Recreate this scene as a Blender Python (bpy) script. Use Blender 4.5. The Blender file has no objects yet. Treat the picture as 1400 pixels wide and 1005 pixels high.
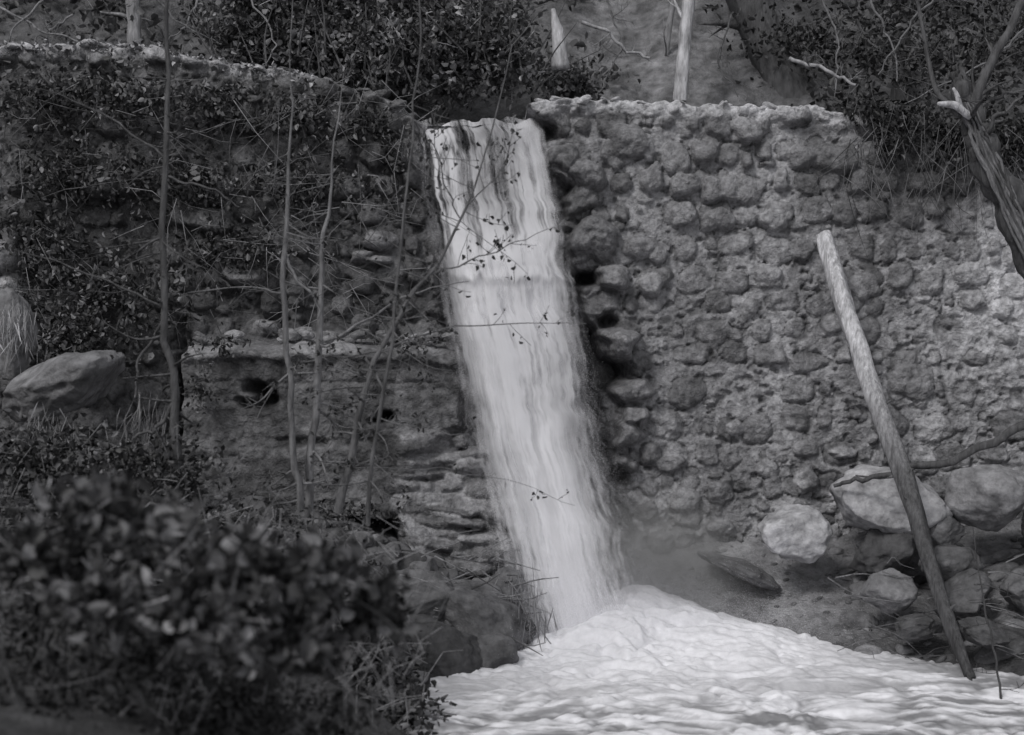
import bpy, math, numpy as np
from mathutils import Vector
R=np.random.default_rng(11)
CAMY=-20.0; CZ=5.025
def pt(px,py,y):
    # image pixels at depth y: wall plane is y=0, 1 pixel = 1 cm there
    s=(y-CAMY)/20.0
    return np.array([(px-700)*.01*s, y, CZ+(502.5-py)*.01*s])
T2=np.random.default_rng(3).random((256,256))
T3=np.random.default_rng(4).random((64,64,64))
def vn(x,y):
    x=np.asarray(x,float);y=np.asarray(y,float)
    xi=np.floor(x).astype(int);yi=np.floor(y).astype(int)
    fx=x-xi;fy=y-yi;fx=fx*fx*(3-2*fx);fy=fy*fy*(3-2*fy)
    a=T2[xi&255,yi&255];b=T2[(xi+1)&255,yi&255];c=T2[xi&255,(yi+1)&255];d=T2[(xi+1)&255,(yi+1)&255]
    return (a*(1-fx)+b*fx)*(1-fy)+(c*(1-fx)+d*fx)*fy
def fbm(x,y,o=4):
    s=0;a=.5;t=0
    for i in range(o):
        s=s+a*vn(x*2**i+17.3*i,y*2**i+5.1*i);t+=a;a*=.5
    return s/t
def vn3(p):
    i=np.floor(p).astype(int);f=p-i;f=f*f*(3-2*f);r=0
    for a in (0,1):
        for b in (0,1):
            for c in (0,1):
                w=(f[:,0] if a else 1-f[:,0])*(f[:,1] if b else 1-f[:,1])*(f[:,2] if c else 1-f[:,2])
                r=r+w*T3[(i[:,0]+a)&63,(i[:,1]+b)&63,(i[:,2]+c)&63]
    return r
def sm(x,a,b):
    t=np.clip((x-a)/(b-a),0,1);return t*t*(3-2*t)

# ---------------- materials
def material(name,rough=.85,nscale=14,namp=.5,bump=.4,bscale=40,bdist=.02,alpha=False,tint=(.985,.98,1.02),spec=.25,transl=0,stretch=None):
    m=bpy.data.materials.new(name);m.use_nodes=True;nt=m.node_tree;N=nt.nodes;L=nt.links
    p=N['Principled BSDF'];p.inputs['Roughness'].default_value=rough
    p.inputs['Specular IOR Level'].default_value=spec
    at=N.new('ShaderNodeAttribute');at.attribute_name='Col'
    tc=N.new('ShaderNodeTexCoord')
    mp=N.new('ShaderNodeMapping');L.new(tc.outputs['Object'],mp.inputs[0])
    if stretch: mp.inputs['Scale'].default_value=stretch
    src=at.outputs['Color']
    if namp>0:
        no=N.new('ShaderNodeTexNoise');no.inputs['Scale'].default_value=nscale;no.inputs['Detail'].default_value=4;no.inputs['Roughness'].default_value=.65
        L.new(mp.outputs[0],no.inputs['Vector'])
        mr=N.new('ShaderNodeMapRange');mr.inputs[1].default_value=.3;mr.inputs[2].default_value=.7
        mr.inputs[3].default_value=1-namp;mr.inputs[4].default_value=1+namp;L.new(no.outputs[0],mr.inputs[0])
        mul=N.new('ShaderNodeVectorMath');mul.operation='MULTIPLY';L.new(src,mul.inputs[0]);L.new(mr.outputs[0],mul.inputs[1]);src=mul.outputs[0]
    m2=N.new('ShaderNodeVectorMath');m2.operation='MULTIPLY';L.new(src,m2.inputs[0]);m2.inputs[1].default_value=tint
    L.new(m2.outputs[0],p.inputs['Base Color'])
    if bump>0:
        n2=N.new('ShaderNodeTexNoise');n2.inputs['Scale'].default_value=bscale;n2.inputs['Detail'].default_value=3
        L.new(mp.outputs[0],n2.inputs['Vector'])
        bp=N.new('ShaderNodeBump');bp.inputs['Strength'].default_value=bump;bp.inputs['Distance'].default_value=bdist
        L.new(n2.outputs[0],bp.inputs['Height']);L.new(bp.outputs[0],p.inputs['Normal'])
    if alpha: L.new(at.outputs['Alpha'],p.inputs['Alpha'])
    if transl:
        out=N['Material Output'];tr=N.new('ShaderNodeBsdfTranslucent');L.new(m2.outputs[0],tr.inputs['Color'])
        mx=N.new('ShaderNodeMixShader');mx.inputs[0].default_value=transl
        L.new(p.outputs[0],mx.inputs[1]);L.new(tr.outputs[0],mx.inputs[2]);L.new(mx.outputs[0],out.inputs['Surface'])
    return m
M_wall=material('masonry',nscale=11,namp=.5,bump=.8,bscale=30,bdist=.035)
M_rock=material('boulder_stone',nscale=6,namp=.45,bump=.7,bscale=20,bdist=.03)
M_ground=material('soil_gravel',nscale=6,namp=.45,bump=.9,bscale=25,bdist=.05)
M_leaf=material('leaf',namp=0,bump=0,rough=.5,transl=.2,spec=.4)
M_bark=material('bark',nscale=12,namp=.5,bump=.8,bscale=30,bdist=.03,stretch=(1,1,.25))
M_log=material('weathered_wood',nscale=16,namp=.5,bump=.8,bscale=30,bdist=.03,stretch=(1.6,1.6,.12))
M_fall=material('falling_water',namp=0,bump=0,alpha=True,rough=.7,spec=.05)
M_foam=material('foam',nscale=9,namp=.10,bump=.2,bscale=14,bdist=.04,rough=.7,spec=.1)
M_spray=material('spray_droplets',namp=0,bump=0,rough=.7,spec=.1,transl=.5)

# ---------------- mesh helpers
def mk(name,V,F,mats,col,midx=None,smooth=True,parent=None):
    V=np.asarray(V,np.float32);F=np.asarray(F,np.int32)
    me=bpy.data.meshes.new(name);me.vertices.add(len(V));me.vertices.foreach_set('co',V.ravel())
    me.loops.add(F.size);me.loops.foreach_set('vertex_index',F.ravel())
    me.polygons.add(len(F));me.polygons.foreach_set('loop_start',np.arange(0,F.size,4,dtype=np.int32))
    for m in mats: me.materials.append(m)
    me.update(calc_edges=True)
    if midx is not None: me.polygons.foreach_set('material_index',np.asarray(midx,np.int32))
    me.polygons.foreach_set('use_smooth',np.full(len(F),smooth))
    col=np.asarray(col,np.float32)
    if col.ndim==1: col=np.stack([col,col,col,np.ones_like(col)],1)
    a=me.color_attributes.new('Col','FLOAT_COLOR','POINT');a.data.foreach_set('color',col.ravel())
    me.update()
    o=bpy.data.objects.new(name,me);bpy.context.scene.collection.objects.link(o)
    if parent: o.parent=parent
    return o
def gridF(n,m):
    i=np.arange(n-1)[:,None]*m+np.arange(m-1)[None,:]
    return np.stack([i,i+m,i+m+1,i+1],-1).reshape(-1,4)
class B:
    def __init__(s): s.V=[];s.F=[];s.C=[];s.M=[];s.n=0
    def add(s,V,F,c,m=0):
        V=np.asarray(V,float)
        s.V.append(V);s.F.append(np.asarray(F)+s.n);s.n+=len(V)
        s.C.append(np.broadcast_to(np.asarray(c,float),(len(V),)).copy());s.M.append(np.full(len(F),m))
    def done(s,name,mats,parent=None,smooth=True):
        return mk(name,np.concatenate(s.V),np.concatenate(s.F),mats,np.concatenate(s.C),np.concatenate(s.M),smooth,parent)
def resample(P,n):
    P=np.asarray(P,float);k=np.arange(len(P));t=np.linspace(0,len(P)-1,n)
    out=np.stack([np.interp(t,k,P[:,j]) for j in range(P.shape[1])],1)
    if n>6:
        for _ in range(max(1,n//len(P)//2)):
            out[1:-1]=(out[:-2]+2*out[1:-1]+out[2:])/4
    return out
def tube(b,P,rad,c=.1,m=0,sides=7,n=None,rough=.0,wob=0,close=False):
    P=np.asarray(P,float);rad=np.asarray(rad,float)
    if rad.ndim==0: rad=np.full(len(P),float(rad))
    if len(rad)==2: rad=np.linspace(rad[0],rad[1],len(P))
    Q=np.concatenate([P,rad[:,None]],1)
    if n is None: n=max(len(P),6)
    Q=resample(Q,n);P=Q[:,:3].copy();rad=Q[:,3].copy()
    if wob>0:
        ph=R.random(3)*50;t=np.arange(n)*.6
        for j in range(3): P[:,j]+=wob*(vn(t+ph[j],np.full(n,ph[j]))-.5)*2*np.minimum(1,np.arange(n)/2.)
    if close:
        rad[0]*=.9;P=np.concatenate([P[:1],P,P[-1:]]);rad=np.concatenate([[.001],rad,[.001]]);n+=2
    d=np.gradient(P,axis=0) if not close else np.gradient(P+np.linspace(0,1e-4,n)[:,None]*(P[-1]-P[0]),axis=0)
    d/=np.linalg.norm(d,axis=1)[:,None]+1e-9
    ref=np.where(np.abs(d[:,1:2])<.9,np.array([[0,1.,0]]),np.array([[1.,0,0]]))
    u=np.cross(d,ref);u/=np.linalg.norm(u,axis=1)[:,None]+1e-9;v=np.cross(d,u)
    a=np.linspace(0,2*np.pi,sides,endpoint=False)
    rr=rad[:,None]*np.ones(sides)
    if rough>0:
        A,K=np.meshgrid(a,np.arange(n));s0=R.random()*90
        rr=rr*(1+rough*((vn(np.cos(A)*2.5+s0,np.sin(A)*2.5+K*.12)-.5)*2+.6*(vn(np.cos(A)*1.2+K*.35,np.sin(A)*1.2+s0)-.5)*2))
    V=P[:,None,:]+rr[...,None]*(np.cos(a)[None,:,None]*u[:,None,:]+np.sin(a)[None,:,None]*v[:,None,:])
    i=np.arange(n-1)[:,None]*sides;j=np.arange(sides)[None,:];j2=(j+1)%sides
    F=np.stack([i+j,i+j2,i+sides+j2,i+sides+j],-1).reshape(-1,4)
    if np.ndim(c)==1: c=np.repeat(np.interp(np.linspace(0,1,n),np.linspace(0,1,len(c)),c),sides)
    b.add(V.reshape(-1,3),F,c,m)
    return P,rad
def leaves(b,P,L,c,m=1,dirv=None,jit=1.,wid=.3):
    n=len(P);d=R.normal(size=(n,3))*jit
    if dirv is not None: d=d+np.asarray(dirv)
    d/=np.linalg.norm(d,axis=1)[:,None]+1e-9
    s=np.cross(d,R.normal(size=(n,3)));s/=np.linalg.norm(s,axis=1)[:,None]+1e-9;k=np.cross(d,s)
    L=np.broadcast_to(L,(n,))[:,None];w=wid*L*R.uniform(.6,1.2,(n,1))
    f=(R.random((n,1))*min(.4,wid*1.3))*L
    V=np.stack([P,P+d*L*.3+s*w+k*f,P+d*L*.7+s*w*.75+k*f,P+d*L-k*f*.6,P+d*L*.7-s*w*.75+k*f,P+d*L*.3-s*w+k*f],1)
    i=np.arange(n)[:,None]*6
    F=np.concatenate([i+np.array([0,1,2,3]),i+np.array([0,3,4,5])])
    b.add(V.reshape(-1,3),F,np.repeat(np.broadcast_to(c,(n,)),6),m)
def drops(b,P,L,c):
    n=len(P);d=R.normal(size=(n,3));d/=np.linalg.norm(d,axis=1)[:,None];s=np.cross(d,R.normal(size=(n,3)));s/=np.linalg.norm(s,axis=1)[:,None]
    L=np.broadcast_to(L,(n,))[:,None]*.5
    V=np.stack([P-d*L,P-s*L,P+d*L,P+s*L],1);F=np.arange(n)[:,None]*4+np.arange(4)
    b.add(V.reshape(-1,3),F,c)
def clumps(b,centres,ncl,nl,L,spread,c0,m=1,dirv=None,wid=.3,jit=1.,twig=0):
    P=[];C=[];w=np.array([np.prod(r)**.66 for _,r in centres]);w/=w.sum()
    for k,(c,r) in enumerate(centres):
        q=max(1,int(ncl*w[k]));d=R.normal(size=(q,3));d/=np.linalg.norm(d,axis=1)[:,None]
        cc=np.array(c)+d*(R.random((q,1))**.5)*np.array(r)*(1+.3*R.normal(size=(q,1)))
        br=c0[0]+(c0[1]-c0[0])*R.random(q)**2.2
        ax=R.normal(size=(q,3));ax/=np.linalg.norm(ax,axis=1)[:,None]
        for j in range(nl):
            t=(j/nl-.5)*2
            P.append(cc+ax*spread*1.8*t+R.normal(size=(q,3))*spread*.5);C.append(br*R.uniform(.6,1.4,q))
        if twig:
            for i in range(0,q,twig): tube(b,[cc[i]-ax[i]*spread*3,cc[i]+R.normal(size=3)*.02,cc[i]+ax[i]*spread*2.2],[.006,.003],c=.05+br[i]*1.6,m=0,sides=4,n=4)
    P=np.concatenate(P);C=np.concatenate(C)
    leaves(b,P,R.uniform(.5,1.4,len(P))*L,C,m,dirv,jit,wid)
def cubesphere(n):
    V=[];F=[];k=0;g=np.tan(np.linspace(-np.pi/4,np.pi/4,n))
    A,C=np.meshgrid(g,g,indexing='ij');o=np.ones_like(A)
    for q in ((A,C,o),(C,A,-o),(o,A,C),(-o,C,A),(C,o,A),(A,-o,C)):
        v=np.stack(q,-1).reshape(-1,3);v/=np.linalg.norm(v,axis=1)[:,None]
        V.append(v);F.append(gridF(n,n)+k);k+=n*n
    return np.concatenate(V),np.concatenate(F)
CS={n:cubesphere(n) for n in (8,14,26)}
def boulder(b,c,r,col=.25,n=26,m=0,rot=None,facet=9,rgh=.12):
    V,F=CS[n];V=V.copy();s=R.random(3)*40
    for _ in range(facet):
        d=R.normal(size=3);d/=np.linalg.norm(d);h=R.uniform(.6,.9)
        t=V@d;ex=np.clip(t-h,0,None);V=V-ex[:,None]*d*.9
    V=V*(1+rgh*2*(vn3(V*1.6+s)-.5)+rgh*.8*(vn3(V*5+s)-.5)+rgh*.35*(vn3(V*13+s)-.5))[:,None]*1.08
    a=R.uniform(-.5,.5) if rot is None else rot
    V=V*np.array(r);ca,sa=math.cos(a),math.sin(a)
    V=np.stack([V[:,0]*ca-V[:,2]*sa,V[:,1],V[:,0]*sa+V[:,2]*ca],1)
    cc=col*(.65+.7*vn3(V*4+s))
    b.add(V+np.array(c),F,cc,m)

# ---------------- crest profile
CX=[-1200,-400,0,180,300,430,540,566,580,640,715,722,760,900,1130,1180,1400,1900,2600]
CY=[20,45,66,62,88,104,142,165,172,174,168,142,136,140,150,160,176,190,190]
def crest(x):
    px=x*100+700
    return CZ+(502.5-np.interp(px,CX,CY))*.01+.10*(fbm(x*3.1,x*0+3,4)-.5)+.07*(vn(x*11,x*0+9)-.5)

# ---------------- terrain
SY=[-200,-40,-20,-12,-6.4,-4.5,-3,-2,-1.4,0,3]
SX=[30,6,3.2,1.0,-.75,-.75,-.3,.25,.6,.9,.9]
def groundz(x,y):
    xl=np.interp(y,SY,SX)+.5*(fbm(x*.0+2,y*1.3,3)-.5)
    d=xl-x
    L=np.where(d>0,1.35+2.3*(1-np.exp(-np.clip(d,0,None)*.42))+np.clip(d-8.5,0,40)*.9,1.35+np.clip(d,-3,0)*.3)
    k=np.interp(x,[1.5,5,7,12],[.7,.5,.32,.3]);z0=np.interp(x,[.9,1.5,3,5,8],[1.0,2.45,2.65,2.8,3.0])
    Rr=z0+k*y+np.clip(x-9,0,40)*.9
    z=np.maximum(L,Rr)+.16*(fbm(x*1.1,y*1.1,5)-.5)+.05*(fbm(x*5,y*5,3)-.5)*(np.abs(x)<30)
    back=np.interp(x,[-12,-5,-1.4,0,.3,1,6,12],[9.3,9.0,8.4,8.1,8.1,8.3,8.2,8.0])+np.clip(y-2.6,0,60)*.85+.7*(fbm(x*.5+9,y*.5,4)-.5)*np.clip(y-1,0,2)
    t=sm(y,.55,.95)
    return z*(1-t)+back*t
def build_ground():
    xs=np.concatenate([np.linspace(-160,-12,40)[:-1],np.arange(-12,12,.06),np.linspace(12,160,40)])
    ys=np.concatenate([np.linspace(-160,-14,40)[:-1],np.arange(-14,12,.06),np.linspace(12,160,40)])
    X,Y=np.meshgrid(xs,ys,indexing='ij');Z=groundz(X,Y)
    f=fbm(X*2,Y*2,5)
    c=.09+.08*(f-.3)
    right=(X>1.0)&(Y<.6)
    cr=.22+.24*(f-.4)+.10*(fbm(X*9,Y*9,3)-.5);cr=cr*np.interp(X,[3.5,5],[1,.5])
    c=np.where(right,cr,c)
    left=(X<.8)&(Y<.6);c=np.where(left,.05+.05*f,c)
    e=np.exp(-(((X-2.5)/1.7)**2+((Y-6)/5.)**2)**2)
    c=c+e*(.12*fbm(X*3,Y*3,4)+.20*(fbm(X*6,Y*6)-.5))*(Y>1)
    wet=sm(Z,1.95,1.6)*(Y<.6);c=np.clip(c*(1-.4*wet),.02,1)
    V=np.stack([X,Y,Z],-1).reshape(-1,3)
    mk('ground',V,gridF(*X.shape),[M_ground],c.ravel())
build_ground()

# ---------------- dam
def build_dam():
    xs=np.concatenate([np.linspace(-18,-7.6,80),np.arange(-7.55,7.55,.02),np.linspace(7.6,18,80)])
    nz=410;t=np.linspace(0,1,nz);z0=.6;top=crest(xs)
    X=np.repeat(xs[:,None],nz,1);Z=z0+t[None,:]*(top[:,None]-z0)
    PX=X*100+700;PY=502.5-(Z-CZ)*100
    right=sm(PX,560,640)
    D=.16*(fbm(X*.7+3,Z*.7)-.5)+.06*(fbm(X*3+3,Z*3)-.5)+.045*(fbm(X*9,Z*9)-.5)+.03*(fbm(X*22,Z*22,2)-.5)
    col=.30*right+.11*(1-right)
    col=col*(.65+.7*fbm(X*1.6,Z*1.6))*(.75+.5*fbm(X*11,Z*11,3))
    stones=[]
    z=1.0
    while z<9.6:
        rh=R.uniform(.32,.50)
        x=-9+R.uniform(0,.4)
        while x<9:
            w=R.uniform(.20,.58)
            px=x*100+700;py=502.5-(z-CZ)*100
            if px>700: 
                up=py<330
                pr=.93 if up else .74
                h=R.uniform(.07,.155) if up else R.uniform(.045,.11)
                cc=R.uniform(.15,.30)
            else:
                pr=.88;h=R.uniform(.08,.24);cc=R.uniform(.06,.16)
            if R.random()<pr:
                stones.append((x+w/2+R.normal()*.03,z+R.normal()*.045,w*R.uniform(.39,.51),min(rh,w*1.15)*R.uniform(.38,.50),h,cc))
                if w<.3: stones.append((x+w/2+R.normal()*.03,z+R.uniform(.13,.2)*R.choice([-1,1]),w*.35,R.uniform(.05,.09),h*.7,cc))
            else:
                for _ in range(3):
                    stones.append((x+R.uniform(0,w),z+R.uniform(-.17,.17),R.uniform(.04,.12),R.uniform(.03,.08),h*.7,cc))
            x+=w+R.uniform(.0,.07)
        z+=rh
    def S(px,py,rx,ry,h,c): stones.append(((px-700)/100,CZ+(502.5-py)/100,rx/100,ry/100,h,c))
    for q in [(810,325,34,30,.42,.24),(838,380,25,19,.35,.25),(888,390,18,17,.25,.3),(875,340,24,17,.22,.22),(838,472,30,24,.5,.27),
              (866,532,28,17,.3,.22),(852,592,27,18,.33,.24),(860,195,30,24,.22,.19),(846,636,22,16,.3,.2),(868,566,20,11,.3,.24),(900,345,16,14,.15,.25),
              (962,207,20,19,.2,.24),(935,252,22,18,.2,.28),(985,258,24,19,.2,.27),(1058,300,20,18,.19,.3),(1025,178,22,17,.2,.24),(1138,218,24,20,.19,.22),
              (980,300,22,17,.19,.26),(935,296,20,18,.2,.27),(1095,215,20,18,.19,.26),(805,240,26,20,.28,.24),(770,215,20,18,.3,.2),(790,275,22,18,.25,.18),
              (935,683,25,20,.17,.25),(985,672,20,17,.15,.25),(1102,655,18,16,.18,.34),(1050,640,16,14,.14,.28),(1155,620,22,8,.14,.42),(1100,612,16,12,.13,.28),
              (905,740,17,15,.17,.24),(985,720,22,12,.18,.26),(915,635,20,12,.13,.2),(1005,585,14,10,.15,.36),(1050,375,20,12,.13,.3),(1180,390,24,20,.12,.26),(1245,520,34,26,.12,.2),
              (518,330,26,16,.35,.24),(498,352,16,8,.3,.24),(520,356,20,6,.3,.22),(365,450,20,12,.3,.3),(415,455,18,9,.25,.32),(455,460,20,8,.25,.36),
              (10,355,30,24,.5,.32),(20,400,24,20,.5,.36),(6,430,28,22,.5,.38),(330,375,30,15,.3,.18),(150,250,40,18,.3,.14),(290,300,30,18,.25,.14)]: S(*q)
    Sd=np.zeros_like(D);Sc=np.zeros_like(D)
    for (cx,cz,a,b_,h,cc) in stones:
        i0=np.searchsorted(xs,cx-a*1.6);i1=np.searchsorted(xs,cx+a*1.6)
        if i1<=i0: continue
        dx=(X[i0:i1]-cx)/a;dz=(Z[i0:i1]-cz)/b_
        an=R.uniform(-.3,.3);ca,sa=math.cos(an),math.sin(an);dx,dz=dx*ca-dz*sa,dx*sa+dz*ca
        s=R.random()*90
        sq=R.uniform(2.,3.);r0=(np.abs(dx)**sq+np.abs(dz)**sq)**(1/sq)+1e-6
        r=r0*(1+.5*(vn(dx/r0*1.3+s,dz/r0*1.3+s*.7)-.5)+.12*(fbm(X[i0:i1]*9+s,Z[i0:i1]*9,3)-.5))
        pw=R.uniform(2.4,5.)
        dome=h*np.sqrt(np.clip(1-np.clip(r,0,1)**pw,0,1))
        tl=R.uniform(-.35,.35,2);tl[1]-=.12
        dome=dome*(1+tl[0]*dx+tl[1]*dz)
        dome+=(r<1)*h*.35*(fbm(X[i0:i1]*7+s,Z[i0:i1]*7,3)-.5)
        k=dome>Sd[i0:i1]
        Sd[i0:i1]=np.where(k,dome,Sd[i0:i1])
        Sc[i0:i1]=np.where(k,cc*(.8+.4*fbm(dx*1.5+s,dz*1.5,3)),Sc[i0:i1])
    low=sm(PY,310,420)
    lvl=.012+.15*np.clip(fbm(X*.9+40,Z*1.1,3)-.47,0,1)*low+.015*(fbm(X*6,Z*6,3)-.4)
    lvl=lvl*right+.02*(1-right)
    ex=Sd-lvl;Sm=sm(ex,-.004,.02)
    j=np.exp(-(ex/.02)**2)*(Sd>.004)
    D=D+np.maximum(ex,0)-.03*j*(.5+fbm(X*3,Z*3))
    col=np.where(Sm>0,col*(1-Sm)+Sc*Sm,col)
    col*=1-.45*j*(.3+1.2*fbm(X*4+9,Z*4))
    pit=sm(fbm(X*7+60,Z*9,3),.62,.74)*(1-Sm)
    D-=.05*pit;col*=1-.4*pit
    n1=20*(fbm(Z*3+7,Z*0,4)-.5)
    xl=np.interp(PY,[150,300,450,700,900],[572,595,612,670,720])+n1
    xr=np.interp(PY,[140,160,200,300,400,460,500,640,740,800],[715,738,752,772,792,806,838,842,850,840])+60*(fbm(Z*2.3,Z*0+4,4)-.5)
    rec=sm(PX,xl-12,xl+12)*sm(PX,xr+7,xr-7)
    D-=.42*rec;col=col*(1-.1*rec)
    ero=sm(PX,xr-10,xr+5)*sm(PX,xr+130,xr+20)
    D+=ero*.34*(fbm(X*2.6,Z*2.6,4)-.5);col*=1-.2*ero*fbm(X*3,Z*3+5)
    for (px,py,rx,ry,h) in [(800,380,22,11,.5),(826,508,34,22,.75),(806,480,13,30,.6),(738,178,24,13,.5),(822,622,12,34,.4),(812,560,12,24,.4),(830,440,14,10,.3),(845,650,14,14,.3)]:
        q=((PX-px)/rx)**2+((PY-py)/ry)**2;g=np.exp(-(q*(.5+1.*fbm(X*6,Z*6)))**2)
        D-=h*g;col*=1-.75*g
    col*=1-.3*sm(PX,880,800)*sm(PX,740,780)*fbm(X*2,Z*2)*1.6
    hz=sm(PY,400,520)*sm(PX,840,900)
    D+=hz*.06*(fbm(X*1.2,Z*9,3)-.5)
    # overhang shade and light patch painted into the colour; blotches and stains
    col*=1-.6*np.exp(-(((PX-1245)/100)**2+((PY-225)/80)**2))  # shade of the overhanging growth, painted as darker wall colour
    col*=1-.4*np.exp(-(((PX-1180)/120)**2+((PY-330)/90)**2))*fbm(X*1.5,Z*.8)*1.4  # mottled darker patch lower on the wall
    glow=np.exp(-(((PX-1430)/95)**2+((PY-395)/100)**2));col+=.62*glow*(.6+.6*fbm(X*4,Z*4))  # soft pool of light at the right edge, painted as paler stone
    st=sm(fbm(X*3,Z*.45+8,4),.52,.7)*sm(PX,860,1000);col+=.06*st
    col*=1-.3*sm(fbm(X*2.2+30,Z*.5,4),.48,.66)*sm(PX,860,1000)
    dz=top[:,None]-Z
    cr=sm(dz,.24*(.5+fbm(X*3,Z*0)),.04)*(fbm(X*5,Z*7)*1.2+.1)
    amt=np.interp(PX,[-100,330,430,470,560,590,720,740,1130,1200],[.42,.38,.16,.08,.2,.1,.12,.45,.42,.04])
    col=col*(1-np.clip(cr,0,1)*.6)+amt*cr;D+=.12*(fbm(X*4,Z*3)-.15)*sm(dz,.24,.14)*(PX>725)
    # concrete apron at left
    w=9*(fbm(X*4,Z*4)-.5);wt=20*(fbm(X*2.2,Z*0+6,4)-.5)
    inx=sm(PX+w,262,268)*sm(PX+w,652,630)
    ramp=sm(PY+w*.8+wt,455,488)*sm(PY+w,704,697)
    blk=inx*ramp
    lip=sm(PY+w+wt,490,497)
    led=sm(PX,540,560)*sm(PY+w*2,586,600)
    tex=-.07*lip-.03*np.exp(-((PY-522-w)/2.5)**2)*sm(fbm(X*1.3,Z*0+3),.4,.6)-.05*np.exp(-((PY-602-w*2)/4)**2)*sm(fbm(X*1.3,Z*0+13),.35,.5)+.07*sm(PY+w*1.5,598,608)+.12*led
    Dc=.90+tex+.07*(fbm(X*1.5,Z*6)-.5)+.06*(fbm(X*12,Z*12)-.5)+.18*(fbm(X*1.1+5,Z*1.6)-.5)
    D=D*(1-blk)+Dc*ramp*inx
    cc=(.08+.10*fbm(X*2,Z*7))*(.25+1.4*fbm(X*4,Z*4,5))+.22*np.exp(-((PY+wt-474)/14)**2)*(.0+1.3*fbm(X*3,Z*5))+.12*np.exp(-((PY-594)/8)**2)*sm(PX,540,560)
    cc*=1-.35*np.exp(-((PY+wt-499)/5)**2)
    cc*=1-.4*sm(fbm(X*1.6+12,Z*.6,4),.46,.62)
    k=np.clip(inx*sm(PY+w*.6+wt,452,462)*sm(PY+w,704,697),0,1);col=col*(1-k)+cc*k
    for (px,py,rx,ry,h) in [(366,530,15,9,.35),(378,545,17,10,.45),(350,548,9,6,.3),(533,566,10,6,.4),(525,572,12,3,.3),(250,560,13,110,.35),(430,600,40,6,.12)]:
        q=((PX-px)/rx)**2+((PY-py)/ry)**2;g=np.exp(-(q*(.2+1.7*fbm(X*8,Z*8)))**1.5)
        D-=h*g;col*=1-.7*g
    # layered outcrop right of the apron: overlapping, broken courses
    q=((PX-632)/96)**2+((PY-690)/108)**2;q=q*(.75+.5*fbm(X*2.5,Z*2.5))
    ou=sm(q,1.15,.6)
    Do=.50+.40*sm(PY,600,760)+.34*(fbm(X*2.2,Z*2.6)-.5)+.07*(fbm(X*9,Z*9)-.5)
    co=.12+.12*fbm(X*3,Z*3,4)
    best=np.zeros_like(D);bc=np.zeros_like(D)
    for _ in range(120):
        px=R.uniform(530,715);py=590+R.random()*185;a=R.uniform(12,46);bb=R.uniform(5,12);s=R.random()*60;tl=R.uniform(-.1,.22)
        i0=np.searchsorted(xs,(px-700-a*1.5)/100);i1=np.searchsorted(xs,(px-700+a*1.5)/100)
        dx=(PX[i0:i1]-px)/a;dy=(PY[i0:i1]-py-tl*(PX[i0:i1]-px)+14*(fbm(X[i0:i1]*2+s,Z[i0:i1],3)-.5))/bb
        r=(np.abs(dx)**3+np.abs(dy)**2.4)**(1/2.7)*(1+.4*(fbm(X[i0:i1]*6+s,Z[i0:i1]*6,3)-.5))
        h=R.uniform(.08,.24)*np.sqrt(np.clip(1-np.clip(r,0,1)**3,0,1))
        kk=h>best[i0:i1];best[i0:i1]=np.where(kk,h,best[i0:i1]);bc[i0:i1]=np.where(kk,R.uniform(.13,.30),bc[i0:i1])
    Do+=best;co=np.where(best>.01,bc*(.7+.6*fbm(X*7,Z*7,3)),co*.45)
    D=D*(1-ou)+Do*ou;col=col*(1-ou)+co*ou
    col=np.clip(col,.02,.8)
    nb=26
    D[:,-1]=D[:,-2]
    Yf=-D
    Xb=np.repeat(xs[:,None],nb,1);Yb=Yf[:,-1:]+(1.45-Yf[:,-1:])*(np.arange(1,nb+1)/nb)[None,:]
    Zb=top[:,None]+.10*(fbm(Xb*3,Yb*3+4)-.5)*sm(Yb,0,.2)+.05*sm(Yb,-.1,.3)
    Xd=np.repeat(xs[:,None],2,1);Yd=np.stack([Yb[:,-1]+.02,Yb[:,-1]+.1],1);Zd=np.stack([Zb[:,-1]-.1,Zb[:,-1]*0+1],1)
    XX=np.concatenate([X,Xb,Xd],1);YY=np.concatenate([Yf,Yb,Yd],1);ZZ=np.concatenate([Z,Zb,Zd],1)
    CC=np.concatenate([col,np.repeat(col[:,-1:],nb+2,1)],1)
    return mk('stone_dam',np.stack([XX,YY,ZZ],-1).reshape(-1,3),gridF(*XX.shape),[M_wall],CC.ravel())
dam=build_dam()
b=B()
for px in np.arange(-300,1500,9):
    if 560<px<722: continue
    x=(px-700)/100;zt=float(crest(np.array([x]))[0])
    s=R.uniform(.02,.10)
    boulder(b,(x+R.normal()*.03,R.uniform(-.05,.5),zt+s*.1),(s*1.5,s*1.2,s*.6),.4 if (px<380 or 735<px<1140) else .12,n=8)
for _ in range(26):
    p=pt(R.uniform(270,620),R.uniform(456,466),-.5);s=R.uniform(.03,.11);boulder(b,p,(s*1.5,s,s*.8),R.uniform(.12,.3),n=8)
b.done('coping_stones',[M_wall],parent=dam)

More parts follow.
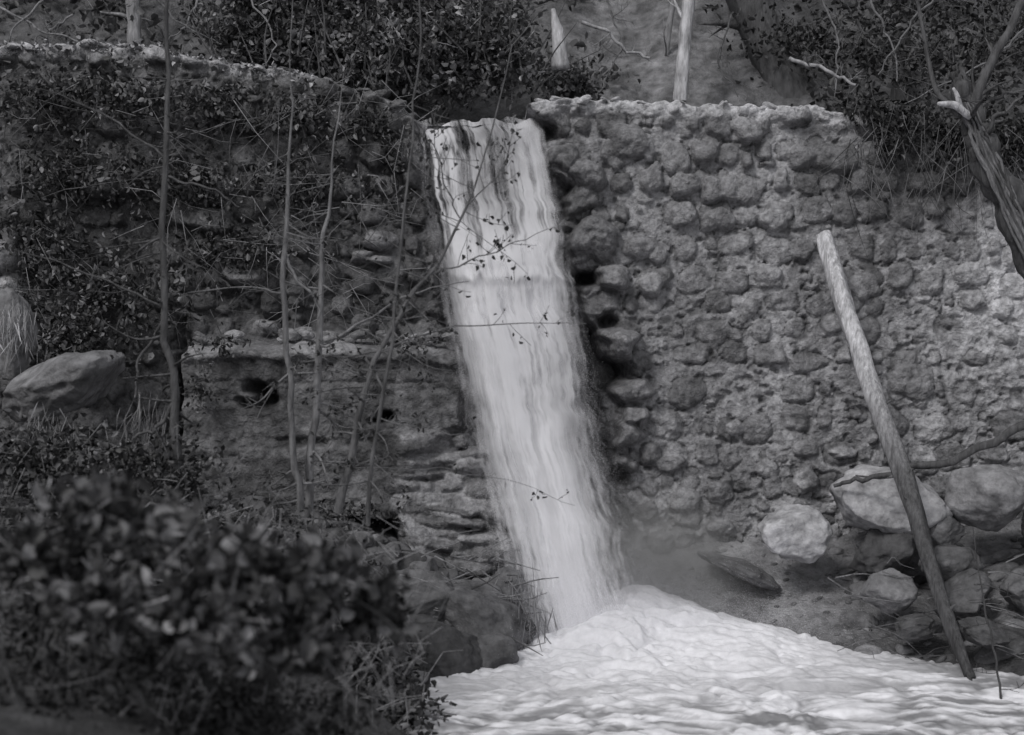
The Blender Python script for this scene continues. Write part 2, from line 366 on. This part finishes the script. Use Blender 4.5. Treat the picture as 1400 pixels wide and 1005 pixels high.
# ---------------- waterfall
LY=[150,165,200,260,360,420,470,540,600,700,800,890,940]
LXx=[550,556,564,576,594,606,614,630,643,670,690,716,724]
RXx=[728,736,746,760,774,786,799,808,818,846,870,900,910]
def fall(name,off,nu,nv,dens,seed,parent,wide=0,amax=1.):
    t=np.linspace(0,1,nv)
    py=166+t**1.05*(905-166)
    y=np.interp(py,[166,180,260,360,600,905],[.25,.1,-.22,-.5,-.95,-1.75])-off
    fe=np.interp(py,[166,400,905],[9,20,54])+wide
    jl=14*(fbm(py*.03+seed,py*0+1,5)-.5);jr=18*(fbm(py*.03+seed,py*0+5,5)-.5)
    L=np.interp(py,LY,LXx)+jl-fe*.6;Rr=np.interp(py,LY,RXx)+jr+fe*.6
    u=np.linspace(0,1,nu);U,K=np.meshgrid(u,np.arange(nv),indexing='ij')
    PXs=L[K]+(Rr-L)[K]*U;PYs=py[K];Yy=y[K]
    wd=(Rr-L)[K];FE=fe[K]
    fl=PYs*.01;wu=U+.014*(fbm(U*5,fl*.8+seed,2)-.5)
    s1=fbm(wu*13+seed,fl*.5+seed,5);s2=fbm(wu*50+seed*3,fl*.8,4);s3=fbm(U*4+seed,fl*1.1+3,3);s4=fbm(U*40,fl*6+seed,4)
    st=.30*s1+.24*s2+.30*s3+.16*s4
    bx=((y[K]-CAMY)/20)
    Yy=Yy-.03*(s1-.5)-.22*np.sin(np.pi*U)**.7*sm(PYs,170,400)-.12*(s3-.5)*sm(PYs,200,500)-.05*np.exp(-((PYs-362-30*s1)/9)**2)
    X=(PXs-700)*.01*bx;Z=CZ+(502.5-PYs)*.01*bx
    Z=Z+.20*(fbm(U*7+seed,U*0,4)-.5)*sm(PYs,230,170)
    e=np.minimum(U,1-U)*wd
    thin=np.interp(PYs,[168,200,340,356,420,450,520,700,905],[.47,.55,.50,.42,.44,.36,.33,.18,0])
    a=sm(e,FE*1.3*(1.1*s4+s2*.8-.55),FE*(1.6+1.6*s2))
    a=a*np.clip(sm(st,thin-.06-dens,thin+.12-dens),.0,1)
    rib=np.exp(-((PXs-np.interp(PYs,[160,260,330,420],[684,676,690,700]))/36)**2)*sm(PYs,350,230)
    a=np.clip(a*(1-.75*rib*(.4+1.1*s4)),0,1)*amax
    a=a*sm(PYs,905,860)
    c=np.interp(PYs,[168,300,420,560,700,905],[.62,.62,.74,.80,.86,.9])*(1-.38*sm(st,.54,.38)*np.interp(PYs,[168,600,800],[1,.9,.2]))
    col=np.stack([c,c,c,a],-1).reshape(-1,4)
    V=np.stack([X,Yy,Z],-1).reshape(-1,3)
    return mk(name,V,gridF(nu,nv),[M_fall],col,parent=parent)
wf=bpy.data.objects.new('waterfall',None);bpy.context.scene.collection.objects.link(wf)
fall('main_curtain',0,240,560,.13,3.3,wf)
fall('front_strands',.16,240,560,-.01,21.7,wf,wide=8,amax=.7)
b=B();xs=np.linspace(-1.42,.35,70);ys=np.linspace(.15,4,50);X,Y=np.meshgrid(xs,ys,indexing='ij')
b.add(np.stack([X,Y,8.35+.08*(fbm(X*5,Y*5)-.5)+.09*(fbm(X*3,Y*0,4)-.5)],-1).reshape(-1,3),gridF(70,50),.4);b.done('lip_water',[M_foam],parent=wf)
# fine spray: clouds of millimetre droplets
b=B()
n=80000;py=170+R.random(n)**.5*720;side=R.random(n)<.4
wdt=np.interp(py,[200,500,700,890],[4,9,18,34])
pxl=np.interp(py,LY,LXx)+8;pxr=np.interp(py,LY,RXx)-8
px=np.where(side,pxl-R.normal(size=n)*wdt*.6,pxr+R.normal(size=n)*wdt)
y=np.interp(py,[166,600,905],[0,-.95,-1.75])-.15+R.normal(size=n)*.12
s=(y-CAMY)/20;P=np.stack([(px-700)*.01*s,y,CZ+(502.5-py)*.01*s],1);drops(b,P,R.uniform(.003,.006,n),.8)
n=190000;c=[(1.2,-1.9,1.85,.5,.35,.36,.42),(1.75,-1.6,2.0,.6,.45,.32,.36),(2.6,-1.9,1.8,.8,.5,.2,.16),(.4,-2.3,1.7,.5,.4,.16,.06)]
for cx,cy,cz,sx,sy,sz,f in c:
    m_=int(n*f);P=R.normal(size=(m_,3))*np.array([sx,sy,sz])+np.array([cx,cy,cz]);P=P[P[:,2]>1.5];drops(b,P,R.uniform(.003,.0065,len(P)),.85)
b.done('spray',[M_spray],parent=wf)
mm=bpy.data.materials.new('mist');mm.use_nodes=True;nt=mm.node_tree;nt.nodes.clear()
out=nt.nodes.new('ShaderNodeOutputMaterial');pv=nt.nodes.new('ShaderNodeVolumePrincipled');pv.inputs['Color'].default_value=(.97,.97,.98,1)
tc=nt.nodes.new('ShaderNodeTexCoord');ln=nt.nodes.new('ShaderNodeVectorMath');ln.operation='LENGTH';nt.links.new(tc.outputs['Object'],ln.inputs[0])
mr=nt.nodes.new('ShaderNodeMapRange');mr.inputs[1].default_value=1;mr.inputs[2].default_value=.05;mr.inputs[3].default_value=0;mr.inputs[4].default_value=1
nt.links.new(ln.outputs['Value'],mr.inputs[0])
pw=nt.nodes.new('ShaderNodeMath');pw.operation='POWER';pw.inputs[1].default_value=2;nt.links.new(mr.outputs[0],pw.inputs[0])
ml=nt.nodes.new('ShaderNodeMath');ml.operation='MULTIPLY';ml.inputs[1].default_value=2.0;nt.links.new(pw.outputs[0],ml.inputs[0])
nt.links.new(ml.outputs[0],pv.inputs['Density']);nt.links.new(pv.outputs[0],out.inputs['Volume'])
bpy.ops.mesh.primitive_ico_sphere_add(subdivisions=3,radius=1,location=(1.75,-1.15,2.4))
mist=bpy.context.object;mist.name='mist';mist.scale=(1.8,1.1,1.35);mist.data.materials.append(mm);mist.parent=wf

# ---------------- plunge pool foam
def build_pool():
    xs=np.concatenate([np.arange(-1.8,7.5,.022),np.linspace(7.6,40,60)])
    ys=np.concatenate([np.linspace(-60,-9.1,50),np.arange(-9,.3,.025)])
    X,Y=np.meshgrid(xs,ys,indexing='ij')
    near=np.exp(-(((X-1.2)/1.9)**2+((Y+2.0)/1.5)**2))
    m=.48*np.exp(-(((X-1.6)/.8)**2+((Y+1.2)/.6)**2))+.28*np.exp(-(((X-2.5)/1.2)**2+((Y+1.8)/.9)**2))+.28*np.exp(-(((X-.95)/.7)**2+((Y+2.2)/.5)**2))
    turb=np.clip(.40+near*.5+.35*np.exp(-((X-1)/4)**2),0,1.2)
    wx=X+.8*(fbm(X*.6,Y*.6)-.5)*2;wy=Y+.35*(fbm(X*.9+8,Y*.9)-.5)*2
    b1=np.abs(fbm(wx*1.3,wy*2.2+3,3)-.5)*4;b2=np.abs(fbm(wx*3.4+9,wy*5.5,3)-.5)*4
    Z=1.58+m+turb*(.20*(fbm(wx*1.1,wy*1.6,3)-.5)+.09*(np.sqrt(b1+.04)-.5)+.045*(np.sqrt(b2+.04)-.5)+.05*(fbm(X*9,Y*12,4)-.5))
    Z-=.03*np.clip(X-3,0,8)
    f=fbm(wx*.9+.3*wy,wy*2.6,5);g=fbm(wx*4,wy*10,4)
    ho=sm(.45*f+.35*g+.1*np.clip(b1,0,1)+.1*np.clip(b2,0,1),.40,.62)
    dist=sm(np.hypot((X-1.3)*.8,Y+2),1.0,4.2)
    c=.88-(.06+dist*.58)*(1-ho)
    V=np.stack([X,Y,Z],-1).reshape(-1,3)
    mk('plunge_pool_water',V,gridF(*X.shape),[M_foam],c.ravel())
build_pool()

# ---------------- leaning log
b=B()
LP=[(1127,320),(1147,395),(1180,495),(1204,565),(1238,655),(1262,740),(1292,835),(1327,928),(1332,950)]
ys=np.linspace(-.45,-3.9,9)
P=[pt(a,c,y) for (a,c),y in zip(LP,ys)]
rad=[.115,.13,.125,.12,.105,.09,.08,.06,.055]
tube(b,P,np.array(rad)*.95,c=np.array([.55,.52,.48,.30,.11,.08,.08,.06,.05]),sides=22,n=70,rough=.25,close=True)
for t_,dx in ((25,.14),(38,-.12),(52,.1)):
    q=resample(np.array(P),70)[t_];tube(b,[q,q+np.array([dx,-.05,.1])],[.035,.012],c=.12,sides=7)
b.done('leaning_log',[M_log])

# ---------------- boulders
def rocks(px,py,y,rx,ry,col,name='boulder',ryd=None,n=26,rot=None):
    b=B();s=(y-CAMY)/20
    boulder(b,pt(px,py,y),(rx*.01*s,(ryd or rx)*.01*s,ry*.01*s),col,n=n,rgh=.15,rot=rot,facet=9)
    return b.done(name,[M_rock])
for q in [(1085,728,-1.3,46,36,.38,'boulder',None,26,-.15),(1220,686,-1.1,74,42,.34,'boulder',None,26,-.1),(1212,748,-1.2,50,38,.09),(1352,680,-1.4,56,42,.25),(1216,808,-2.2,36,28,.17),
          (1296,768,-1.9,38,28,.10),(1318,818,-2.3,40,30,.10),(1290,722,-1.5,28,22,.15),
          (1435,700,-1.6,40,45,.13),(1255,858,-2.6,32,16,.08),(1345,866,-3.0,34,18,.09),(1010,778,-.8,54,14,.15),(1398,806,-2.4,30,26,.15)]:
    rocks(*q)
for q in [(88,530,-3.0,84,42,.18),(640,850,-2.2,76,50,.14),(560,825,-2.4,64,40,.12),(690,815,-1.7,30,34,.15),(590,900,-3.2,66,44,.07),
          (665,905,-3.0,40,30,.11),(500,790,-2.4,46,26,.12),(15,455,-2.4,30,60,.2),(702,870,-2.1,30,28,.10),(470,840,-3.4,60,40,.08)]:
    rocks(*q)
b=B()
for _ in range(760):
    x=R.uniform(1.6,8.5);y=-R.random()**.8*2.9
    z=float(groundz(np.array([x]),np.array([y]))[0])
    if z<1.5: continue
    s=R.choice([.03,.06,.09,.14,.2],p=[.35,.3,.2,.1,.05])*R.uniform(.7,1.3)
    if x<4.3:
        if R.random()<.5: continue
        s=min(s,.04)
    boulder(b,(x,y,z-s*.2),(s*1.3,s,s*.65),R.uniform(.08,.22),n=8)
for _ in range(480):
    x=R.uniform(-5,.6);y=-R.random()*5-.9
    z=float(groundz(np.array([x]),np.array([y]))[0]);s=R.choice([.06,.1,.16,.24],p=[.4,.3,.2,.1])
    boulder(b,(x,y,z),(s*1.2,s,s*.8),R.uniform(.06,.2),n=8)
b.done('bank_cobbles',[M_rock])
b=B()
for _ in range(90):
    p=pt(R.uniform(540,700),R.uniform(760,880),R.uniform(-2.8,-1.9))
    L=R.uniform(.15,.6);a=R.uniform(-.9,.5);d=np.array([math.cos(a),R.normal()*.3,math.sin(a)])*L
    tube(b,[p,p+d*.5+R.normal(size=3)*.03,p+d],[R.uniform(.006,.018),.004],c=R.uniform(.08,.28),sides=5)
for _ in range(50):
    p=pt(R.uniform(1130,1400),R.uniform(760,900),R.uniform(-3.2,-2.2))
    L=R.uniform(.15,.7);a=R.uniform(-.6,.6);d=np.array([math.cos(a),R.normal()*.3,math.sin(a)])*L
    tube(b,[p,p+d*.5+R.normal(size=3)*.04,p+d],[R.uniform(.004,.012),.003],c=R.uniform(.06,.2),sides=5)
b.done('driftwood_debris',[M_bark])
b=B()
tube(b,[pt(1140,664,-1.5),pt(1180,652,-1.8),pt(1250,640,-2.2),pt(1320,622,-2.5),pt(1400,585,-2.8),pt(1520,520,-3.2)],[.02,.03,.04,.05,.055,.06],c=.09,n=40,rough=.25,wob=.05,sides=9)
tube(b,[pt(1250,640,-2.2),pt(1210,655,-2.0),pt(1170,650,-1.6)],[.025,.01],c=.13)
b.done('fallen_branch',[M_bark])

# ---------------- trees / saplings
def twigs(b,P,rad,n,L,c,depth=1,up=.3,leafL=0,leafc=.05,leafn=2,t0=.15,flat=.6):
    P=np.asarray(P);m=len(P)
    for _ in range(n):
        t=R.uniform(t0,.98);i=min(int(t*(m-1)),m-2);p=P[i]+(P[i+1]-P[i])*(t*(m-1)-i)
        ax=P[i+1]-P[i];ax/=np.linalg.norm(ax)+1e-9
        d=R.normal(size=3);d[1]*=flat;d-=ax*(d@ax);d/=np.linalg.norm(d)+1e-9;d=d*.9+ax*.55+np.array([0,0,up])
        d/=np.linalg.norm(d);l=L*R.uniform(.45,1.1)*(1.1-t*.5)
        k=7;q=[p]
        for j in range(k):
            d=d+R.normal(size=3)*.16+np.array([0,0,.02]);d/=np.linalg.norm(d);q.append(q[-1]+d*l/k)
        r=max(.0035,rad[min(i,len(rad)-1)]*.42)
        Q,rr=tube(b,q,[r,.0025],c=c*R.uniform(.8,1.25),sides=5,n=k+1)
        if leafL and R.random()<.8:
            nl=leafn;idx=R.integers(2,len(Q),nl);leaves(b,Q[idx]+R.normal(size=(nl,3))*.02,R.uniform(.6,1.2,nl)*leafL,leafc*R.uniform(.6,1.5,nl),m=1,dirv=(0,0,-.6))
        if depth>0: twigs(b,Q,rr,3,l*.55,c,depth-1,up,leafL,leafc,leafn,t0=.2,flat=flat)
def tree(name,pts,rads,c,nt=10,L=1.,depth=1,leafL=0,leafc=.05,leafn=2,extra=(),sides=9,n=26,rough=.15,up=.3,wob=.035,flat=.6):
    b=B();P=[pt(*p) for p in pts]
    Q,rr=tube(b,P,rads,c=c,sides=sides,n=n,rough=rough,wob=wob)
    if nt: twigs(b,Q,rr,nt,L,c,depth,up,leafL,leafc,leafn,flat=flat)
    for e in extra:
        ep,er,en,eL=e
        Q,rr=tube(b,[pt(*p) for p in ep],er,c=c*1.1,sides=7,n=16,rough=.1,wob=.03)
        if en: twigs(b,Q,rr,en,eL,c,max(0,depth-1),up,leafL,leafc,leafn,flat=flat)
    return b,name
def fin(t): b,n=t;return b.done(n,[M_bark,M_leaf])
y=-5.5
fin(tree('sapling',[(236,-260,y),(232,0,y),(228,140,y),(222,300,y),(222,430,y),(234,505,y),(243,560,y),(238,640,y)],[.008,.02,.025,.03,.036,.04,.045,.05],.09,nt=18,L=1.0,depth=1,leafL=.07,
  extra=[([(243,545,y),(215,590,y),(180,600,y)],[.03,.01],3,.3),([(222,440,y),(190,490,y+.2),(182,545,y)],[.018,.01],2,.3),([(225,415,y),(208,400,y-.2),(212,362,y-.2)],[.016,.008],2,.3),
         ([(224,420,y),(130,375,y),(20,345,y)],[.014,.004],5,.4),([(228,220,y),(160,165,y),(60,120,y)],[.014,.004],6,.4),([(226,240,y),(300,262,y),(345,300,y)],[.014,.004],4,.4)]))
y=-5.2
fin(tree('sapling',[(402,-60,y),(396,150,y),(390,330,y),(392,480,y),(402,600,y),(408,700,y)],[.004,.008,.024,.032,.036,.04],.17,nt=16,L=.8,leafL=.06,
  extra=[([(391,350,y),(410,385,y),(432,402,y),(438,440,y)],[.018,.01],2,.3),([(395,400,y),(340,390,y),(250,402,y)],[.014,.004],5,.4)]))
y=-5.0
fin(tree('sapling',[(470,100,y),(452,250,y),(440,360,y),(434,480,y),(428,600,y),(418,705,y)],[.005,.012,.026,.036,.042,.048],.19,nt=16,L=.8,leafL=.06,
  extra=[([(433,470,y),(500,440,y),(560,400,y),(640,385,y)],[.018,.005],5,.4)]))
y=-5.6
fin(tree('sapling',[(700,60,y),(660,230,y),(610,350,y),(545,430,y),(512,490,y),(492,570,y),(462,700,y)],[.005,.008,.014,.022,.03,.036,.042],.13,nt=26,L=1.0,leafL=.055,leafc=.035,leafn=3,
  extra=[([(520,480,y),(600,448,y),(700,441,y),(800,443,y)],[.010,.003],9,.4),([(590,375,y),(660,350,y),(760,310,y)],[.010,.003],11,.45),([(500,490,y),(525,530,y),(500,600,y)],[.014,.007],3,.3),
         ([(480,640,y),(600,640,y),(690,655,y),(790,690,y)],[.005,.002],5,.3),([(492,600,y),(560,580,y),(650,600,y)],[.008,.003],5,.3),([(640,280,y),(690,230,y),(700,180,y)],[.008,.003],14,.45),([(630,300,y),(600,230,y),(590,150,y)],[.008,.003],12,.45)]))
y=-6
fin(tree('sapling',[(578,-80,y),(572,80,y),(560,220,y),(545,400,y),(520,560,y),(500,720,y)],[.006,.010,.013,.016,.02,.024],.12,nt=24,L=.9,leafL=.055,leafc=.04))
y=-3
b,nm=tree('leaning_tree',[(1306,84,y),(1314,125,y),(1338,195,y),(1378,280,y),(1430,390,y+.1),(1480,520,y+.3),(1500,720,y+.5)],[.05,.11,.15,.18,.21,.24,.3],.085,nt=5,L=.8,depth=1,rough=.45,sides=24,n=90,
  extra=[([(1326,165,y-.05),(1340,115,y-.1),(1365,65,y-.1),(1395,10,y),(1450,-140,y)],[.075,.06,.05,.045,.02],6,.7),
         ([(1310,158,y-.15),(1290,138,y-.15),(1276,115,y-.1),(1266,60,y),(1248,-10,y),(1230,-150,y)],[.04,.03,.028,.026,.02,.01],6,.6),
         ([(1330,150,y),(1370,130,y-.1),(1420,120,y-.1)],[.03,.012],4,.5),
         ([(1345,190,y-.1),(1360,160,y-.2),(1400,135,y-.2)],[.03,.012],4,.4)])
tube(b,[pt(1326,160,y-.2),pt(1306,143,y-.25),pt(1282,142,y-.28)],[.05,.045,.02],c=.5,sides=9,rough=.3,n=10,close=True)
tube(b,[pt(1314,152,y-.2),pt(1309,130,y-.28),pt(1303,120,y-.28)],[.04,.015],c=.5,sides=9,rough=.3,n=8,close=True)
for k in range(14):
    o=R.uniform(-14,14);tube(b,[pt(1318+o*.6,140,y-.13),pt(1340+o,195,y-.17),pt(1380+o,282,y-.2),pt(1425+o,380,y-.15)],[.012,.02,.022,.02],c=R.uniform(.05,.2),sides=5,n=24,wob=.03)
b.done(nm,[M_bark,M_leaf])
y=-4.4
fin(tree('sapling',[(1330,720,y+.5),(1345,830,y+.3),(1362,900,y),(1372,960,y),(1368,1030,y)],[.005,.010,.012,.015,.018],.06,nt=7,L=.5,leafL=.0))
def crown(b,c,r,n,c0=(.04,.1)):
    clumps(b,[(np.array(c)+R.normal(size=3)*np.array(r)*.5,np.array(r)*.5) for _ in range(7)],n,7,.16,.22,c0)
for pts,rd,c,nt_ in [([(930,138,3),(936,60,3),(942,-20,3),(950,-400,3.2)],[.12,.10,.10,.06],.48,2),
                 ([(905,135,5),(912,60,5),(925,-40,5),(930,-300,5)],[.06,.05,.05,.03],.24,3),
                 ([(186,70,4),(182,20,4),(178,-40,4),(170,-350,4)],[.12,.11,.11,.08],.28,3),
                 ([(1085,145,4.5),(1060,90,4.5),(1030,20,4.5),(990,-60,4.5),(900,-420,4.8)],[.5,.36,.34,.3,.16],.09,4),
                 ([(20,60,5),(15,0,5),(8,-60,5),(0,-300,5)],[.1,.09,.09,.05],.2,3),
                 ([(1230,140,4),(1235,60,4),(1228,-60,4),(1215,-300,4)],[.16,.14,.12,.06],.07,4),
                 ([(500,120,5),(470,40,5),(455,-40,5),(440,-300,5)],[.12,.1,.1,.06],.09,4),
                 ([(640,120,6),(650,40,6),(640,-40,6),(640,-300,6)],[.12,.1,.1,.06],.08,4)]:
    b,nm=tree('background_tree',pts,rd,c,nt=nt_,L=1.6,depth=1,sides=12,n=24,rough=.15,wob=.015)
    p=pt(*pts[-1]);crown(b,p+np.array([0,.5,.5]),(1.6,1.4,1.2),110)
    b.done(nm,[M_bark,M_leaf])
b=B();tube(b,[pt(768,95,2.2),pt(763,50,2.2),pt(756,12,2.2)],[.13,.10,.03],c=.42,sides=12,rough=.25,n=14,close=True);b.done('broken_tree_stump',[M_bark])
b=B()
for pts,r,c in [([(795,30,2.5),(830,38,2.5),(852,70,2.5),(888,78,2.5)],[.03,.02],.3),([(1080,80,1.2),(1110,88,1.0),(1145,103,.8),(1170,118,.5)],[.03,.02],.3),
              ([(0,10,2),(60,45,2),(130,60,2)],[.02,.01],.22),([(60,0,2),(30,30,2),(10,60,2)],[.02,.01],.2),([(100,20,2.2),(70,40,2.2),(40,62,2)],[.018,.01],.22),
              ([(215,0,2),(250,35,2),(300,60,2)],[.02,.01],.16),([(270,0,2.2),(255,30,2),(230,60,2)],[.02,.01],.2),([(1150,0,3),(1190,60,3),(1260,90,3)],[.03,.015],.12),
              ([(1180,-20,1),(1215,50,.8),(1230,110,.5)],[.02,.01],.16),([(1290,-20,1),(1240,40,.8),(1200,100,.5)],[.02,.01],.14),([(1120,-10,2.4),(1150,50,2),(1140,120,1.5)],[.02,.01],.14),([(1400,40,0),(1340,90,-.1),(1220,150,-.2)],[.018,.008],.16),
              ([(830,0,3),(850,60,2.5),(820,130,2)],[.016,.008],.12),([(1000,20,2.4),(980,80,2),(1010,130,1.6)],[.016,.008],.1),([(340,-10,1.8),(380,60,1.6),(360,95,1)],[.016,.008],.2)]:
    Q,rr=tube(b,[pt(*p) for p in pts],r,c=c,n=16,wob=.05,sides=7);twigs(b,Q,rr,6,.6,c*.8,1)
b.done('bare_branches',[M_bark])

# ---------------- foliage masses
def px_c(px,py,y,rx,ry,rd): 
    s=(y-CAMY)/20;return (pt(px,py,y),(rx*.01*s,rd,ry*.01*s))
b=B()
clumps(b,[px_c(330,40,3,60,50,.8),px_c(420,50,2.6,80,60,.8),px_c(520,70,2.3,90,70,.8),px_c(620,60,2.2,80,80,.8),px_c(690,80,2.2,45,60,.6),px_c(540,0,3,140,50,1),px_c(400,-10,3,140,40,1),px_c(780,115,3,50,24,.4)],
       2800,8,.10,.10,(.05,.34),dirv=(0,-.3,-.2),twig=7)
for _ in range(60):
    p=pt(R.uniform(290,740),R.uniform(60,150),R.uniform(1.6,3));d=np.array([R.normal()*.5,R.normal()*.2,R.uniform(.6,1.4)])
    tube(b,[p,p+d*.5+R.normal(size=3)*.06,p+d],[.02,.006],c=.1,m=0,sides=5)
b.done('shrub_thicket',[M_bark,M_leaf])
b=B()
cen=[]
for _ in range(150):
    x=R.uniform(-12,13);yy=R.uniform(3,11)
    if 1.0<x<4.0 and yy<9: continue
    z=float(groundz(np.array([x]),np.array([yy]))[0]);cen.append(((x,yy,z+.3),(R.uniform(.6,1.3),.7,R.uniform(.4,.9))))
clumps(b,cen,3000,6,.15,.16,(.04,.18),twig=8)
b.done('hillside_foliage',[M_bark,M_leaf])
b=B()
clumps(b,[px_c(1090,60,4,110,70,.8),px_c(1180,80,2.2,90,50,.7),px_c(1260,90,1.6,90,50,.7),px_c(1350,80,1.8,90,90,.8),px_c(1250,10,3,160,50,1),px_c(1400,20,3,90,80,.8)],480,7,.10,.14,(.02,.11),twig=3)
clumps(b,[px_c(1190,150,-.1,40,18,.25),px_c(1240,165,-.15,50,28,.25),px_c(1300,180,-.2,50,40,.25),px_c(1380,200,-.25,60,50,.25),px_c(1215,195,-.2,30,25,.15)],330,7,.08,.08,(.02,.12),dirv=(0,-.3,-1),twig=4)
for _ in range(130):
    p=pt(R.uniform(1150,1400),R.uniform(150,260),-.35);L=R.uniform(.3,1.2);a=-1.57+R.normal()*.5;d=np.array([math.cos(a),R.normal()*.1-.1,math.sin(a)])*L
    tube(b,[p,p+d*.5+R.normal(size=3)*.05,p+d],[.006,.002],c=R.uniform(.04,.22),m=0,sides=4,n=6)
b.done('overhanging_vegetation',[M_bark,M_leaf])
b=B()
clumps(b,[px_c(60,130,-.35,90,50,.2),px_c(180,130,-.35,90,40,.2),px_c(290,140,-.3,80,40,.2),px_c(400,150,-.3,70,30,.2),px_c(500,170,-.25,50,30,.15),px_c(100,230,-.35,120,50,.2),
          px_c(260,240,-.3,110,50,.2),px_c(60,330,-.4,80,60,.2),px_c(420,250,-.25,90,50,.15),px_c(150,400,-.5,140,50,.3),px_c(330,340,-.3,120,40,.15),px_c(90,460,-.8,120,40,.4),px_c(540,230,-.2,25,60,.1)],
       1150,8,.085,.11,(.035,.26),dirv=(0,-.3,-.8))
clumps(b,[px_c(300,470,-1.1,40,10,.1),px_c(270,520,-1.1,20,50,.1),px_c(450,700,-1.3,120,14,.2),px_c(560,470,-1.0,60,8,.1)],90,7,.07,.08,(.03,.2),dirv=(0,-.3,-.8))
for _ in range(250):
    px=R.uniform(-20,570);py=R.uniform(100,450);p=pt(px,py,-.3-R.random()*.35);a=R.normal()*.7-.2
    L=R.uniform(.3,1.1);d=np.array([math.cos(a)*(1 if R.random()<.6 else -1),R.normal()*.15,math.sin(a)-.3])*L
    tube(b,[p,p+d*.5+R.normal(size=3)*.06,p+d],[R.uniform(.003,.009),.002],c=R.uniform(.08,.30),m=0,sides=4,n=5)
b.done('wall_creeper',[M_bark,M_leaf])
b=B();n=2600;x=R.uniform(-8,-2.7,n);z=crest(x)+R.uniform(-.1,.06,n);P=np.stack([x,R.uniform(-.12,.9,n),z],1)
leaves(b,P,R.uniform(.04,.09,n),R.uniform(.15,.55,n),m=0,wid=.4);b.done('leaf_litter',[M_leaf])
b=B()
for (px,py,yy,n,c) in [(15,440,-2.9,160,.45),(60,585,-3.6,90,.25),(200,575,-4.4,90,.25),(705,800,-1.9,60,.3),(720,835,-2.3,50,.3)]:
    P=pt(px,py,yy)+R.normal(size=(n,3))*np.array([.14,.12,.14]);leaves(b,P,R.uniform(.15,.45,n),c*R.uniform(.5,1.3,n),m=0,dirv=(0,-.5,-1.5),wid=.02,jit=.4)
b.done('grass_tufts',[M_leaf])
b=B()
clumps(b,[px_c(60,640,-5,120,50,.7),px_c(200,650,-5.5,100,40,.7),px_c(330,735,-5.5,110,30,.6),px_c(450,780,-5,60,26,.6),px_c(120,720,-6,160,60,.8),px_c(400,860,-6,110,70,.8),px_c(500,920,-5.5,60,55,.6),px_c(540,980,-6,60,45,.6)],
       1800,7,.075,.12,(.02,.22),twig=4)
for _ in range(480):
    px=R.uniform(-20,580);py=R.uniform(720,1000);p=pt(px,py,R.uniform(-9,-5.5));L=R.uniform(.15,.6);a=R.uniform(0,6.28)
    tube(b,[p,p+np.array([math.cos(a),R.normal()*.3,abs(math.sin(a))])*L*.5+R.normal(size=3)*.03,p+np.array([math.cos(a),0,abs(math.sin(a))*.8])*L],[.005,.003],c=R.uniform(.08,.30),sides=4,n=5)
b.done('bank_undergrowth',[M_bark,M_leaf])
b=B()
clumps(b,[px_c(60,850,-11,100,60,.6),px_c(200,900,-11.5,120,60,.6),px_c(340,950,-11,100,60,.6),px_c(60,970,-11.5,130,70,.6),px_c(250,1010,-11.5,170,50,.6),px_c(450,990,-11,50,40,.4)],
       560,8,.055,.09,(.015,.11),wid=.3,twig=4)
clumps(b,[px_c(130,695,-12.4,60,14,.3),px_c(215,735,-12.4,60,20,.3),px_c(320,775,-12.6,70,24,.3),px_c(430,785,-12.4,60,20,.3),px_c(510,835,-12,32,24,.25),px_c(60,760,-12.4,60,24,.3),px_c(270,850,-12.6,80,20,.3),px_c(400,880,-12.4,60,20,.3),px_c(130,820,-12.6,60,20,.3)],
       430,8,.085,.085,(.03,.28),wid=.36,twig=3)
for _ in range(150):
    p=pt(R.uniform(0,540),R.uniform(780,1010),R.uniform(-12,-10));L=R.uniform(.2,.8);a=R.uniform(.6,2.5);d=np.array([math.cos(a),R.normal()*.2,math.sin(a)])*L
    tube(b,[p,p+d*.5+R.normal(size=3)*.04,p+d],[.004,.002],c=R.uniform(.08,.34),sides=4,n=6)
b.done('foreground_bush',[M_bark,M_leaf])

# ---------------- light, world, camera
sc=bpy.context.scene
w=bpy.data.worlds.new('World');sc.world=w;w.use_nodes=True;nt=w.node_tree
bg=nt.nodes['Background'];sk=nt.nodes.new('ShaderNodeTexSky');sk.sky_type='NISHITA';sk.sun_disc=False
sd=Vector((-.50,-.72,.80)).normalized()
sk.sun_elevation=math.asin(sd.z);sk.sun_rotation=math.atan2(sd.x,sd.y)
hs=nt.nodes.new('ShaderNodeHueSaturation');hs.inputs['Saturation'].default_value=.08
nt.links.new(sk.outputs[0],hs.inputs['Color']);nt.links.new(hs.outputs[0],bg.inputs[0]);bg.inputs[1].default_value=.15
sl=bpy.data.lights.new('sun','SUN');sl.energy=1.4;sl.angle=math.radians(12);sl.color=(1,.985,.97)
so=bpy.data.objects.new('sun',sl);sc.collection.objects.link(so);so.rotation_euler=(-sd).to_track_quat('-Z','Y').to_euler()
cam=bpy.data.cameras.new('camera');co=bpy.data.objects.new('camera',cam);sc.collection.objects.link(co)
co.location=(0,CAMY,CZ);co.rotation_euler=(math.radians(90),0,0)
cam.sensor_width=36;cam.lens=36*20/14;cam.clip_end=1000
cam.dof.use_dof=True;cam.dof.focus_distance=19.5;cam.dof.aperture_fstop=1.0
sc.camera=co
sc.view_settings.view_transform='Standard';sc.view_settings.look='None';sc.view_settings.exposure=0;sc.view_settings.gamma=1
